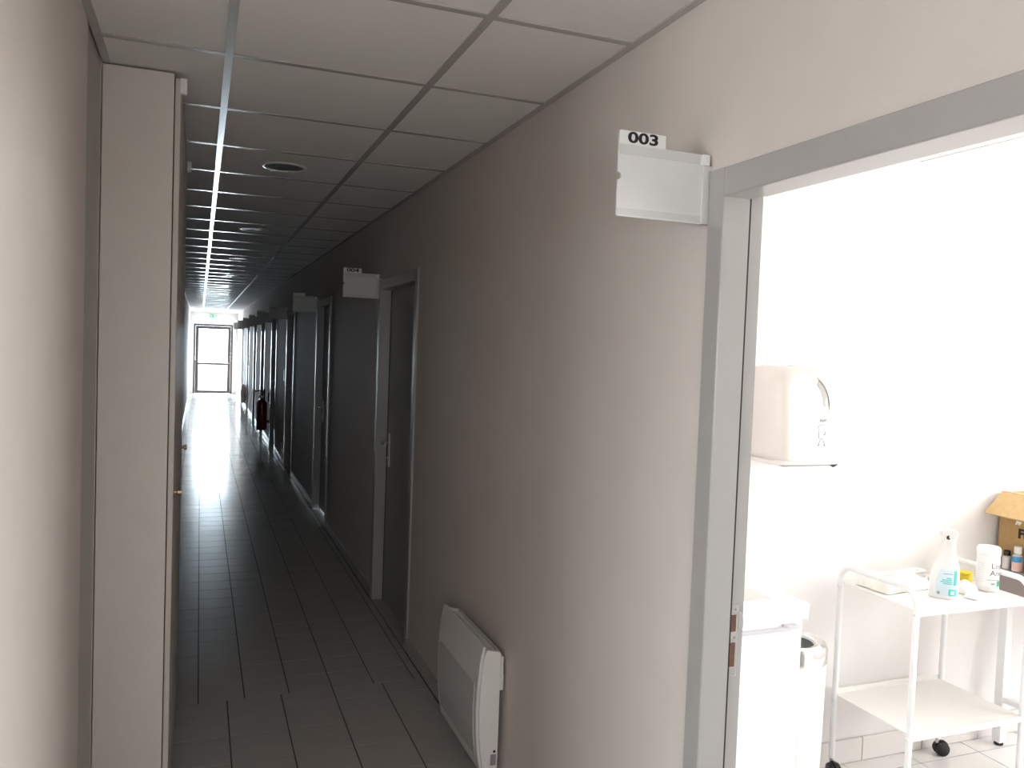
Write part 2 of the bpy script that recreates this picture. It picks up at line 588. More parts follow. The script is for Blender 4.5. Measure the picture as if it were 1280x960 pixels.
# ---- room floor
rfloor = struct(MB().box(XR2 - 0.10, XRW, YRN, YRW, -0.0034, -0.003).build('floor_room', 'grout_room'), 'pale tile floor of the lit room')
gx = [XR2 - 0.11]
x = 1.538 - 0.335
while x < XRW:
    if x > gx[-1] + 0.02:
        gx.append(x)
    x += 0.335
gx.append(XRW)
gy = [YRW]
yy = 2.505
while yy > YRN:
    gy.append(yy)
    yy -= 0.335
gy.append(YRN)
rest = MB()
for i in range(len(gx) - 1):
    for j in range(len(gy) - 1):
        if gx[i + 1] < 1.25 and not (OPEN[0] < gy[j + 1] and gy[j] < OPEN[1]):
            pass
        vis = gx[i] > 2.0 and gx[i + 1] < 3.95 and gy[j] > 1.7
        if vis:
            add_tile(gx[i], gx[i + 1], gy[j + 1], gy[j], 'tile_room', rfloor, 0.0006)
        else:
            stuff_tile(rest, max(gx[i], XR2 + 0.004), gx[i + 1], gy[j + 1], gy[j], 0.0006)
o = rest.build('remaining_room_tiles', 'tile_room', rfloor)
o['kind'] = 'stuff'
stf = MB()
stuff_tile(stf, XEND, XR2 + 0.004, OPEN[0] + ARC, OPEN[1] - ARC)
o = stf.build('threshold_tile', 'tile', floor)

# ---- skirting tiles
SK = 0.075


def skirting(name, segs, axis_x, m, label, piece, hi, single_to):
    root = None
    for (a, b) in segs:
        if root is None:
            root = struct(MB().box(axis_x - 0.0045, axis_x, a, b, 0, hi - 0.001).build(name, 'grout'), label)
        y = a
        big = None
        while y < b - 1e-4:
            y1 = min(y + piece, b)
            if y > single_to:
                y1 = b
            o = MB().box(axis_x - 0.010, axis_x - 0.0002, y + 0.0012, y1 - 0.0012, 0.001, hi).build('skirting_tile', m, root, bevel=0.0015, seg=1)
            y = y1
    return root


segs = []
y = 1.62
for a, b in DOORS:
    segs.append((y, a - 0.001))
    y = b + 0.001
segs.append((y, YE))
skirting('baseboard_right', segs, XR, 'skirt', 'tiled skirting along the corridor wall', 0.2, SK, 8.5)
root = None
for y0_, y1_ in ((4.16, YE),):
    root = struct(MB().box(XL, XL + 0.010, y0_, y1_, 0, SK).build('baseboard_left', 'skirt'), 'tiled skirting along the left corridor wall')
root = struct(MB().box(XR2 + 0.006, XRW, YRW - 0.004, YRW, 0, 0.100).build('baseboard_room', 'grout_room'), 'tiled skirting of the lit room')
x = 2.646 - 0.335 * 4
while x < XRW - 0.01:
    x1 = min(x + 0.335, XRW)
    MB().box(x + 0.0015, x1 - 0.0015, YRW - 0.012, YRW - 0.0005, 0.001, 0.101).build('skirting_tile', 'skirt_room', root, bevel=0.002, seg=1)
    x = x1


# ---- ceilings
def ceiling_grid(name, label, xs, y0, y1, yref, zc, wall_lines, tee='tee'):
    root = struct(MB().box(xs[0] - 0.12, xs[-1] + 0.09, y0 - 0.1, y1 + 0.1, zc + 0.12, zc + 0.23).build(name, 'void'), label)
    rows = []
    k = math.ceil((y0 - yref) / 0.6)
    rows = [y0] + [yref + 0.6 * i for i in range(k, int((y1 - yref) / 0.6) + 1) if y0 + 0.02 < yref + 0.6 * i < y1 - 0.02] + [y1]
    tc = {}
    for i in range(len(rows) - 1):
        for a, b in zip(xs[:-1], xs[1:]):
            w, d = round(b - a - 0.004, 4), round(rows[i + 1] - rows[i] - 0.004, 4)
            if (w, d) not in tc:
                me = MB().box(-w / 2, w / 2, -d / 2, d / 2, 0.004, 0.019).mesh('ceiling_tile')
                me.materials.append(MT['ceil_tile'])
                tc[(w, d)] = me
            inst('ceiling_tile', tc[(w, d)], root, ((a + b) / 2, (rows[i] + rows[i + 1]) / 2, zc), (random.gauss(0, 0.0008), random.gauss(0, 0.0008), 0))
    for x in xs[1:-1]:
        MB().box(x - 0.012, x + 0.012, y0, y1, zc, zc + 0.0036).box(x - 0.001, x + 0.001, y0, y1, zc + 0.0036, zc + 0.04).build('main_tee', tee, root)
    tm = {}
    for yy in rows[1:-1]:
        for a, b in zip(xs[:-1], xs[1:]):
            L = round(b - a - 0.024, 4)
            if L not in tm:
                me = MB().box(-L / 2, L / 2, -0.012, 0.012, 0.0006, 0.0036).mesh('cross_tee')
                me.materials.append(MT[tee])
                tm[L] = me
            inst('cross_tee', tm[L], root, ((a + b) / 2, yy, zc), (random.gauss(0, 0.0018), random.gauss(0, 0.0008), 0))
    for x0, x1, a, b in wall_lines:
        MB().box(x0, x1, a, b, zc - 0.001, zc + 0.0036).build('wall_angle', tee, root)
    return root


ceil = ceiling_grid('ceiling', 'suspended tile ceiling of the corridor', [XL, 0.0636, 0.6738, XR], YB, YE, 2.596, ZC,
                    [(XR - 0.022, XR, YB, YE), (XL, XL + 0.022, YLW, 2.84), (XL, XL + 0.022, 4.17, YE), (XL, XR, YE - 0.022, YE)])
xr = [XR2 + 0.005, 1.59, 2.19, 2.79, 3.39, 3.99, 4.59, XRW]
ceiling_grid('ceiling_room', 'suspended tile ceiling of the lit room', xr, YRN, YRW, 2.09, 2.5195, [(XR2 + 0.005, XRW, YRW - 0.022, YRW)], 'white_enamel')


# ------------------------------------------------------------------ doors
def frame_profile(sgn):
    """plan section of one jamb, u across the opening (0 = outer edge of architrave, + towards the opening), x across the wall"""
    P = 0.010
    return [(0.0, XR + 0.0), (0.0, XR - P + 0.003), (0.001, XR - P + 0.001), (0.003, XR - P), (ARC - 0.003, XR - P), (ARC - 0.001, XR - P + 0.001), (ARC, XR - P + 0.003), (ARC, 1.159),
            (ARC - 0.010, 1.159), (ARC - 0.010, 1.203), (0.0, 1.203), (0.0, 1.2005), (ins - 0.001, 1.2005), (ins - 0.001, XR)]


def door_frame(root, a, b):
    """three-sided pressed steel frame, joined in one mesh around the opening"""
    prof = frame_profile(1)
    for side in ('near', 'far'):
        pts = [((a + u) if side == 'near' else (b - u), x) for u, x in prof]
        mb = MB()
        mb.prism([(x, yy) for yy, x in pts], 2, 0.0, HEAD)
        mb.build('jamb', 'frame', root)
    mb = MB()
    mb.prism([(x, HEAD - (u if u < ARC - 0.02 else u + 0.005)) for u, x in prof], 1, a + ARC - 0.0005, b - ARC + 0.0005)
    mb.build('head', 'frame', root)
    # rubber gasket in the rebate
    g = MB()
    g.box(1.1592, 1.1640, a + ARC - 0.010, a + ARC - 0.001, 0.0, INZ + 0.01)
    g.box(1.1592, 1.1640, b - ARC + 0.001, b - ARC + 0.010, 0.0, INZ + 0.01)
    g.build('gasket', 'gasket', root)


def lever(root, yy, x, z=1.02):
    h = MB().box(x - 0.008, x, yy - 0.02, yy + 0.02, z - 0.13, z + 0.09).build('handle_plate', 'steel', root, bevel=0.003)
    t = MB().tube([(x - 0.006, yy, z + 0.03), (x - 0.045, yy, z + 0.03), (x - 0.055, yy - 0.012, z + 0.03), (x - 0.055, yy - 0.115, z + 0.028)], 0.0085)
    t.build('lever', 'steel', h, smooth=True)
    MB().tube([(x - 0.006, yy, z - 0.07), (x - 0.016, yy, z - 0.07)], 0.009).build('lock_cylinder', 'steel', h, smooth=True)


LEAFX = 1.157
for i, (a, b) in enumerate([OPEN] + DOORS):
    root = bpy.data.objects.new('door_%d' % (i + 1), None)
    COL.objects.link(root)
    door_frame(root, a, b)
    if i == 0:
        struct(root, 'open grey steel door frame of the lit room')
        # the open leaf, swung back into the room against the near wall
        lf = MB().box(1.215, 2.125, 0.585, 0.625, 0.008, INZ - 0.002).build('leaf', 'leaf', root, bevel=0.002)
        hp = MB().box(2.03, 2.07, 0.625, 0.633, 0.89, 1.11).build('handle_plate', 'steel', root, bevel=0.003)
        MB().tube([(2.05, 0.63, 1.05), (2.05, 0.67, 1.05), (2.04, 0.68, 1.05), (1.93, 0.68, 1.05)], 0.0085).build('lever', 'steel', hp, smooth=True)
        # strike plate with two mortises in the far jamb
        yj = b - ARC + 0.010
        plate = MB().box(1.1655, 1.190, yj - 0.0016, yj - 0.0002, 0.932, 1.103).build('strike_plate', 'steel', root, bevel=0.0008)
        lip = MB()
        lip.prism([(1.189, 1.088), (1.199, 1.083), (1.203, 1.068), (1.203, 1.052), (1.199, 1.037), (1.189, 1.032)], 1, yj - 0.0022, yj - 0.0004)
        lip.build('strike_lip', 'steel', plate)
        MB().box(1.1685, 1.1825, yj - 0.0024, yj - 0.0012, 1.040, 1.080).build('latch_hole', 'mortise', plate)
        MB().box(1.1685, 1.1825, yj - 0.0024, yj - 0.0012, 0.957, 1.014).build('bolt_hole', 'mortise', plate)
        for z in (1.093, 1.026, 0.943):
            MB().tube([(1.179, yj - 0.0012, z), (1.179, yj - 0.0030, z)], 0.0032, n=10).build('screw', 'chrome', plate)
    else:
        struct(root, 'closed grey corridor door beside the sign 004' if i == 1 else 'closed grey corridor door, number %d past the sign 004' % (i - 1))
        gap = 0.018 if i == 2 else 0.0
        MB().box(LEAFX + 0.008, LEAFX + 0.046, a + ARC - 0.0095, b - ARC + 0.0095, gap, INZ + 0.008).build('leaf', 'leaf', root)
        lever(root, b - ARC - 0.06, LEAFX + 0.008)

# far glazed door
fd = bpy.data.objects.new('door_10', None)
COL.objects.link(fd)
struct(fd, 'dark brown framed glass door at the far end of the corridor')
ya, yb = YE + 0.01, YE + 0.07
MB().box(DX0, DX0 + 0.055, ya, yb, 0, DH).box(DX1 - 0.055, DX1, ya, yb, 0, DH).box(DX0 + 0.055, DX1 - 0.055, ya, yb, DH - 0.055, DH).build('frame', 'alu_brown', fd)
lx0, lx1 = DX0 + 0.058, DX1 - 0.058
lf = MB().box(lx0, lx0 + 0.09, ya - 0.012, yb - 0.01, 0.01, DH - 0.058).box(lx1 - 0.09, lx1, ya - 0.012, yb - 0.01, 0.01, DH - 0.058)
lf.box(lx0 + 0.09, lx1 - 0.09, ya - 0.012, yb - 0.01, DH - 0.15, DH - 0.058).box(lx0 + 0.09, lx1 - 0.09, ya - 0.012, yb - 0.01, 0.01, 0.09)
lf.box(lx0 + 0.09, lx1 - 0.09, ya - 0.012, yb - 0.01, 0.89, 0.95)
lf = lf.build('leaf', 'alu_brown', fd)
for z0, z1 in ((0.09, 0.89), (0.95, DH - 0.15)):
    MB().box(lx0 + 0.09, lx1 - 0.09, ya + 0.014, ya + 0.022, z0, z1).build('pane', 'glass', fd)
MB().tube([(lx1 - 0.04, ya - 0.012, 0.95), (lx1 - 0.04, ya - 0.06, 0.95), (lx1 - 0.15, ya - 0.065, 0.95)], 0.01).build('lever', 'brass', fd, smooth=True)
# ------------------------------------------------------------------ closet block on the left
CX = -0.072
cl = thing('wall_closet', (XL, 2.84, 0), 'tall beige closet built against the left wall, reaching the ceiling', 'closet')
W = CX - XL
MB().box(-0.006, W - 0.020, 0.0, 1.315, 0.0, ZC - 0.003).build('body', 'closet', cl, bevel=0.003)
dr = MB().box(W - 0.018, W, 0.004, 0.652, 0.02, 2.503).build('door', 'closet_door', cl, bevel=0.003)
MB().tube([(W, 0.06, 1.167), (W + 0.008, 0.06, 1.167), (W + 0.012, 0.06, 1.167), (W + 0.024, 0.06, 1.167)], [0.006, 0.006, 0.012, 0.011]).build('knob', 'brass', dr, smooth=True)
dr2 = MB().box(W - 0.018, W, 0.656, 1.312, 0.02, 2.503).build('door', 'closet_door', cl, bevel=0.003)
MB().tube([(W, 1.25, 1.167), (W + 0.008, 1.25, 1.167), (W + 0.012, 1.25, 1.167), (W + 0.024, 1.25, 1.167)], [0.006, 0.006, 0.012, 0.011]).build('knob', 'brass', dr2, smooth=True)
MB().box(W - 0.0195, W - 0.0185, 0.002, 1.31, 0.02, 2.50).build('door_seal', 'gasket', cl)  # black strip paints in the shade of the gap behind the doors
for yy in (0.0, 1.30):
    m_ = MB().box(W - 0.004, W + 0.018, yy - 0.004, yy + 0.018, 2.455, 2.503).build('top_bracket', 'white_plastic', cl, bevel=0.002)
    m_['label'] = 'small white bracket at the top corner'


# ------------------------------------------------------------------ flag signs
SIGN_LABELS = ['white flag sign reading 003 beside the lit doorway',
               'pale flag sign reading 004 beside the first closed door',
               'flag sign in shadow just past the one reading 004',
               'dark backlit flag sign, third past the one reading 003',
               'dark backlit flag sign, fourth past the one reading 003',
               'dark backlit flag sign, fifth past the one reading 003',
               'dark backlit flag sign, sixth past the one reading 003',
               'small grey flag sign, second nearest the far glass door',
               'small pale flag sign nearest the far glass door']


def flag_sign(yy, label, number):
    t = thing('flag_sign', (XR, yy, 1.985), label, 'sign', 'room number signs along the corridor wall')
    x0, x1 = -0.242, -0.012
    H, HT = 0.159, 0.189
    r = 0.0085
    out = [(x0 + 0.003, 0)]
    out += [(x1, 0), (x1, H), (x0 + 0.118, H), (x0 + 0.118, HT - 0.004), (x0 + 0.114, HT), (x0 + 0.004, HT), (x0, HT - 0.004)]
    zc = 0.088
    for k in range(9):
        a = HP - math.pi * k / 8
        out.append((x0 + r * math.cos(a), zc + r * math.sin(a)))
    out += [(x0, 0.003)]
    pl = MB().prism(out, 1, -0.003, 0.003).build('plate', 'plate', t)
    MB().box(x0 + 0.001, x1 - 0.02, -0.0042, -0.0029, H - 0.022, H - 0.002).build('pocket_strip', 'plate_strip', pl)
    MB().box(x0 + 0.001, x1 - 0.014, -0.0042, -0.0029, 0.004, 0.018).build('pocket_strip', 'plate_strip', pl)
    MB().box(x0 + 0.0005, x0 + 0.1175, -0.0040, -0.0030, H + 0.0, HT - 0.0005).build('number_tab', 'white_plastic', pl)
    MB().box(x1 - 0.012, x1 + 0.012, -0.008, 0.008, 0.0, H - 0.025).build('wall_bracket', 'plate_strip', t, bevel=0.001)
    MB().box(x1 - 0.016, x1 + 0.004, -0.0085, 0.0085, H - 0.0245, H - 0.0005).build('clip', 'white_plastic', t, bevel=0.001)
    if number:
        text_obj('number', number, 0.033, 'ink', t, (x0 + 0.060, -0.0044, H + 0.0145), (HP, 0, 0), bold=0.0009, xscale=1.6)
    return t


flag_sign(1.622, SIGN_LABELS[0], '003')
for i, (a, b) in enumerate(DOORS):
    flag_sign(b + 0.004, SIGN_LABELS[i + 1], '004' if i == 0 else None)


# ------------------------------------------------------------------ convector heaters
def heater(y0, y1, label):
    L = y1 - y0
    t = thing('convector_heater', (XR, y0, 0.10), label, 'heater', 'electric heaters on the corridor wall')
    prof = [(-0.092, 0.0), (-0.103, 0.06), (-0.112, 0.14), (-0.115, 0.24), (-0.112, 0.34), (-0.104, 0.42), (-0.094, 0.474)]

    def fx(z):
        for (xa, za), (xb, zb) in zip(prof[:-1], prof[1:]):
            if za <= z <= zb:
                return xa + (xb - xa) * (z - za) / (zb - za)
        return prof[-1][0]
    N = 24
    zz = [0.474 * k / N for k in range(N + 1)]
    front = [(fx(z), z) for z in zz]
    back = [(x + 0.010, z) for x, z in front[::-1]]
    fp = MB().prism(front + back, 1, 0.004, L - 0.002).build('front_panel', 'rad_front', t, smooth=True)
    z2 = [0.05 + 0.28 * k / N for k in range(N + 1)]
    f2 = [(fx(z) - 0.0025, z) for z in z2]
    b2 = [(fx(z) + 0.001, z) for z in z2[::-1]]
    MB().prism(f2 + b2, 1, 0.035, L - 0.03).build('inset_panel', 'rad_glass', fp, smooth=True)
    for a, b in ((-0.004, 0.018), (L - 0.018, L)):
        sf = [(fx(z) + 0.0105, z) for z in zz if z < 0.45]
        side = sf + [(-0.080, 0.462), (-0.030, 0.452), (-0.026, 0.445), (-0.026, 0.010), (-0.035, 0.0)]
        c = MB().prism(side, 1, a, b).build('end_cap', 'rad_side', t, bevel=0.0015)
        if a < 0:
            MB().tube([(-0.040, a - 0.0005, 0.075), (-0.040, a - 0.003, 0.075)], 0.005, n=12).build('cable_hole', 'black', c)
            MB().box(-0.054, -0.032, a - 0.001, a, 0.022, 0.064).build('rating_label', 'grey_ink', c)
            MB().box(-0.062, -0.056, a - 0.001, a, 0.022, 0.064).build('rating_label', 'white_plastic', c)
    MB().box(-0.030, -0.026, 0.018, L - 0.018, 0.0, 0.44).box(-0.088, -0.03, 0.018, L - 0.018, 0.0, 0.006).build('back_plate', 'rad_side', t)
    n = int((L - 0.05) / 0.012)
    MB().box(-0.082, -0.032, 0.02, L - 0.02, 0.425, 0.43).build('vent', 'black', t)
    sl = MB().box(-0.083, -0.078, 0.02, L - 0.02, 0.43, 0.455).box(-0.034, -0.029, 0.02, L - 0.02, 0.43, 0.455)
    for k in range(n):
        yy = 0.025 + k * 0.012
        sl.box(-0.078, -0.034, yy, yy + 0.002, 0.432, 0.446)
    sl.build('grille', 'rad_front', t)
    for yy in (0.07, L - 0.09):
        MB().box(-0.026, 0.0, yy, yy + 0.03, 0.05, 0.09).build('wall_bracket', 'rad_side', t)
        MB().box(-0.026, 0.0, yy, yy + 0.03, 0.33, 0.40).build('wall_bracket', 'rad_side', t)
    MB().box(-0.024, -0.012, 0.0, 0.05, 0.35, 0.43).box(-0.026, -0.008, 0.005, 0.02, 0.30, 0.36).build('thermostat_clip', 'rad_side', t, bevel=0.003)
    return t


heater(2.80, 3.33, 'white wall heater with curved front, nearest the camera, between the doorways')
heater(21.65, 22.50, 'small pale wall heater far down the corridor')

# ------------------------------------------------------------------ downlights
DL = ['first recessed ceiling downlight, nearest the camera', 'second recessed ceiling downlight from the camera', 'third recessed ceiling downlight from the camera',
      'fourth recessed ceiling downlight from the camera', 'fifth recessed ceiling downlight from the camera', 'sixth recessed ceiling downlight from the camera',
      'seventh recessed ceiling downlight from the camera', 'last recessed ceiling downlight before the far glass door']
ring_me = lens_me = None
for k in range(8):
    t = thing('downlight', (0.3635, 4.112 + 2.4 * k, ZC + 0.0038), DL[k] + ', switched off', 'ceiling light', 'downlights along the corridor ceiling')
    if k == 0:
        n = 40
        prof = [(0.105, -0.0), (0.1055, -0.003), (0.102, -0.006), (0.094, -0.0065), (0.091, -0.004), (0.0905, 0.0)]
        mbr = MB().lathe(prof, n=n, caps=False)
        ro = mbr.build('ring', 'white_plastic', t, smooth=True)
        ring_me = ro.data
        lo = MB().lathe([(0.0907, -0.0005), (0.0907, -0.0018)], n=n).build('lens', 'lamp_glass', t)
        lens_me = lo.data
    else:
        inst('ring', ring_me, t, (0, 0, 0))
        inst('lens', lens_me, t, (0, 0, 0))

# ------------------------------------------------------------------ exit sign, switches, extinguisher
t = thing('exit_sign', (0.36, YE, 2.355), 'small green and white exit sign above the far glass door', 'sign')
MB().box(-0.11, 0.11, -0.045, 0.0, 0, 0.115).build('housing', 'white_plastic', t, bevel=0.004)
pn = MB().box(-0.102, 0.102, -0.048, -0.045, 0.008, 0.107).build('panel', 'green', t)
MB().box(-0.090, -0.05, -0.050, -0.048, 0.048, 0.068).prism([(-0.05, 0.030), (-0.02, 0.058), (-0.05, 0.086)], 1, -0.050, -0.048).build('arrow', 'white_plastic', pn)
MB().box(0.02, 0.085, -0.050, -0.048, 0.018, 0.098).build('doorway_symbol', 'white_plastic', pn)
MB().tube([(0.03, -0.051, 0.03), (0.045, -0.051, 0.055), (0.05, -0.051, 0.075)], 0.005, n=8).tube([(0.045, -0.051, 0.055), (0.062, -0.051, 0.045), (0.066, -0.051, 0.028)], 0.004, n=8).tube([(0.034, -0.051, 0.062), (0.05, -0.051, 0.073), (0.066, -0.051, 0.062)], 0.0035, n=8).lathe([(0.001, 0.080), (0.006, 0.083), (0.006, 0.09), (0.001, 0.093)], cx=0.054, cyy=-0.051, n=8).build('running_figure', 'green', pn)


def wall_plate(name, yy, z, label, cat, rocker):
    t = thing(name, (XR, yy, z), label, cat)
    MB().box(-0.009, 0, -0.04, 0.04, -0.04, 0.04).build('plate', 'white_plastic', t, bevel=0.003)
    if rocker:
        MB().box(-0.014, -0.009, -0.025, 0.025, -0.028, 0.028).build('rocker', 'white_plastic', t, bevel=0.002)
    else:
        MB().tube([(-0.0095, 0, 0), (-0.0105, 0, 0)], 0.022, n=20).build('socket_face', 'grey_ink', t)


wall_plate('light_switch', 11.60, 1.18, 'small white light switch on the dark wall beyond the third sign', 'switch', True)
wall_plate('light_switch', 11.60, 1.26, 'upper white light switch on the dark wall beyond the third sign', 'switch', True)
wall_plate('wall_socket', 11.70, 0.23, 'upper of two small white wall sockets near the floor', 'socket', False)
wall_plate('wall_socket', 11.70, 0.14, 'lower of two small white wall sockets near the floor', 'socket', False)

t = thing('fire_extinguisher', (0.985, 14.16, 0.22), 'dark red fire extinguisher hung on the corridor wall', 'fire extinguisher')
R_ = 0.085
MB().lathe([(R_ * 0.93, 0.0), (R_, 0.012), (R_, 0.40), (R_ * 0.92, 0.44), (R_ * 0.62, 0.475), (0.028, 0.49), (0.026, 0.51)], n=28).build('cylinder', 'red', t, smooth=True)
MB().lathe([(R_ * 0.95, -0.02), (R_ * 0.98, -0.015), (R_ * 0.98, 0.0)], n=28).build('foot_ring', 'black', t, smooth=True)
v = MB().lathe([(0.020, 0.51), (0.022, 0.55), (0.014, 0.575)], n=14).build('valve', 'chrome', t, smooth=True)
MB().tube([(-0.02, 0.0, 0.575), (0.03, 0.0, 0.60), (-0.03, -0.0, 0.635), (-0.12, 0, 0.62)], 0.010, n=8).build('squeeze_handle', 'black', v)
MB().tube([(0.0, -0.02, 0.55), (0.03, -0.06, 0.66), (0.03, -0.09, 0.62), (0.03, -0.098, 0.45), (0.02, -0.100, 0.22)], 0.011, n=10).build('hose', 'black', t, smooth=True)
MB().box(-0.06, -0.01, -0.03, 0.02, 0.515, 0.56).build('tag', 'white_plastic', t, bevel=0.004)
MB().box(0.085, 0.113, -0.05, 0.05, 0.10, 0.14).build('wall_hanger', 'black', t)
MB().box(0.085, 0.113, -0.02, 0.02, 0.45, 0.60).build('wall_hanger', 'black', t)

# ------------------------------------------------------------------ the lit room: towel dispenser
t = thing('towel_dispenser', (2.105, YRW, 1.30), 'white rounded paper towel dispenser mounted on the white wall', 'dispenser')
# front outline (x, z), rounded top corners
HWD, HH = 0.133, 0.345


def arch(s, n=12):
    """outline of the cover at scale s, rounded top corners"""
    w, h, r = HWD * s, HH, 0.085
    pts = [(-w, 0.0), (-w * 1.0, 0.08)]
    for k in range(n + 1):
        a = math.pi - HP * k / n
        pts.append((-w + r + r * math.cos(a), h - r + r * math.sin(a)))
    for k in range(n + 1):
        a = HP - HP * k / n
        pts.append((w - r + r * math.cos(a), h - r + r * math.sin(a)))
    pts += [(w * 1.0, 0.08), (w, 0.0)]
    return pts


rings = [[(x, 0.0, 0.012 + z) for x, z in arch(1.0)]]
for k in range(9):
    a = HP * k / 8
    dpt, ins_ = 0.125 + 0.090 * math.sin(a), 0.070 * (1 - math.cos(a))
    rings.append([(x * (HWD - 0.70 * ins_) / HWD, -dpt * (0.90 + 0.10 * (1 - z / HH)), 0.012 + z - ins_ * 1.05 * max(0, z / HH) ** 2.5) for x, z in arch(1.0)])
cv = MB().loft(rings).build('cover', 'offwhite', t, smooth=True)
from mathutils.bvhtree import BVHTree
cvt = bmesh.new()
cvt.from_mesh(cv.data)
bmesh.ops.triangulate(cvt, faces=cvt.faces)
CV = BVHTree.FromBMesh(cvt)


def on_cover(x, z, lift=0.0006):
    hit = CV.ray_cast(Vector((x, -0.5, z)), Vector((0, 1, 0)))
    return (x, (hit[0].y if hit[0] is not None else -0.12) - lift, z)


# base tray wider than the cover
MB().prism([(-HWD - 0.022, -0.001), (HWD + 0.022, -0.001), (HWD + 0.022, -0.19), (HWD + 0.010, -0.215), (HWD - 0.02, -0.225), (-HWD + 0.02, -0.225), (-HWD - 0.010, -0.215), (-HWD - 0.022, -0.19)], 2, -0.004, 0.012).build('base_tray', 'offwhite', t, bevel=0.004)
MB().box(-0.11, 0.100, -0.214, -0.01, -0.010, -0.004).build('paper_slot', 'grey_ink', t)  # thin grey band set back below the tray
MB().lathe([(0.004, -0.016), (0.012, -0.010), (0.018, -0.004)], cx=HWD - 0.010, cyy=-0.206, n=16).build('knob', 'black', t, smooth=True)
MB().box(-HWD - 0.003, -HWD, -0.045, -0.035, 0.02, 0.035).build('side_lock', 'black', t)
# curved level window with its rim near the right top corner


def arc_band(name, m, par, r0, r1, a0, a1, lift):
    def fn(u, v):
        a = math.radians(a0 + (a1 - a0) * u)
        rx, rz_ = r0[0] + (r1[0] - r0[0]) * v, r0[1] + (r1[1] - r0[1]) * v
        return on_cover(0.005 + rx * math.cos(a), 0.205 + rz_ * math.sin(a), lift)
    return MB().grid(14, 3, fn).build(name, m, par, smooth=True)


arc_band('level_window', 'window_grey', cv, (0.066, 0.098), (0.092, 0.122), 4, 60, 0.0008)
arc_band('window_rim', 'offwhite', cv, (0.092, 0.122), (0.104, 0.133), -4, 62, 0.0045)
MB().box(0.0, 0.03, -0.10, -0.08, HH + 0.010, HH + 0.0135).build('top_catch', 'grey_ink', cv)


def cover_text(co):
    p = on_cover(0.068 + co.x, 0.160 + co.y, 0.0006)
    return Vector(p)


text_obj('printed_word', 'lom', 0.022, 'dark_ink', cv, (0, 0, 0), (0, 0, 0), bold=0.0002, warp=cover_text)
pg = MB()


def stroke(pts, r):
    pg.tube([on_cover(x - 0.006, z, 0.0004) for x, z in pts], r, n=6)


stroke([(0.052, 0.095), (0.050, 0.135), (0.057, 0.142), (0.084, 0.142)], 0.0010)
stroke([(0.052, 0.095), (0.060, 0.086), (0.066, 0.094), (0.072, 0.086)], 0.0012)
stroke([(0.083, 0.118), (0.080, 0.104), (0.075, 0.110)], 0.0012)
stroke([(0.056, 0.084), (0.047, 0.064), (0.053, 0.070)], 0.0015)
stroke([(0.074, 0.084), (0.081, 0.064), (0.073, 0.070)], 0.0015)
pg.build('hand_symbol', 'dark_ink', cv)

# ------------------------------------------------------------------ sink cabinet
SX0, SX1, SY0, SZ = 1.50, 1.968, 2.200, 0.800
t = thing('sink_cabinet', (SX0, SY0, 0), 'white sink cabinet with a bar handle just inside the doorway', 'cabinet')
W, D = SX1 - SX0, YRW - 0.0125 - SY0
bd = MB().box(0.024, 0.042, 0.026, D, 0.0, SZ).box(W - 0.042, W - 0.024, 0.026, D, 0.0, SZ).box(0.042, W - 0.042, 0.026, D, 0.0, 0.06).box(0.042, W - 0.042, D - 0.016, D, 0.06, SZ)
bd.build('body', 'white_laminate', t)
dd = MB().box(0.022, W - 0.022, 0.004, 0.024, 0.012, SZ - 0.0015).build('door', 'white_laminate', t, bevel=0.0025)
hx0, hx1, hz = 0.115, W - 0.055, 0.776
h = MB().box(hx0, hx0 + 0.05, -0.024, 0.004, hz - 0.004, hz + 0.008).box(hx1 - 0.05, hx1, -0.024, 0.004, hz - 0.004, hz + 0.008).box(hx0 + 0.04, hx1 - 0.04, -0.030, -0.014, hz - 0.006, hz + 0.006)
h.build('bar_handle', 'handle_grey', dd, bevel=0.0015)
# moulded top with a sunken basin
bx0, bx1, by0, by1 = 0.05, W - 0.09, 0.075, 0.30
tp = MB()
z0, z1 = SZ, SZ + 0.048
tp.box(0, bx0, 0, D, z0, z1).box(bx1, W, 0, D, z0, z1).box(bx0, bx1, 0, by0, z0, z1).box(bx0, bx1, by1, D, z0, z1)
tp = tp.build('washbasin_top', 'ceramic', t)
bs = MB()
b1 = [(bx0, by0), (bx1, by0), (bx1, by1), (bx0, by1)]
b2 = [(bx0 + 0.03, by0 + 0.03), (bx1 - 0.03, by0 + 0.03), (bx1 - 0.03, by1 - 0.03), (bx0 + 0.03, by1 - 0.03)]
bs.loft([[(x, y_, z1 - 0.001) for x, y_ in b1], [(x, y_, z1 - 0.09) for x, y_ in b2]], caps=False)
bs.bm.faces.new([bs.bm.verts.new((x, y_, z1 - 0.09)) for x, y_ in b2])
bs.build('basin', 'ceramic', tp)
# raised rear ledge, rounded at its free end
le = []
for k in range(13):
    a = math.pi * k / 12 / 2
    le.append((W - 0.10 + 0.085 * math.cos(HP - a), z1 + 0.032 * math.sin(HP - a) ** 0.6 if a < HP - 1e-6 else z1))
MB().prism([(0.0, z1), (0.0, z1 + 0.032)] + le, 1, by1 + 0.02, D).build('rear_ledge', 'ceramic', tp, bevel=0.004)
tap = MB().tube([(bx0 + 0.05, by1 + 0.05, z1), (bx0 + 0.05, by1 + 0.05, z1 + 0.12), (bx0 + 0.05, by1 + 0.02, z1 + 0.15), (bx0 + 0.05, by1 - 0.07, z1 + 0.13)], 0.013).build('tap', 'chrome', t, smooth=True)

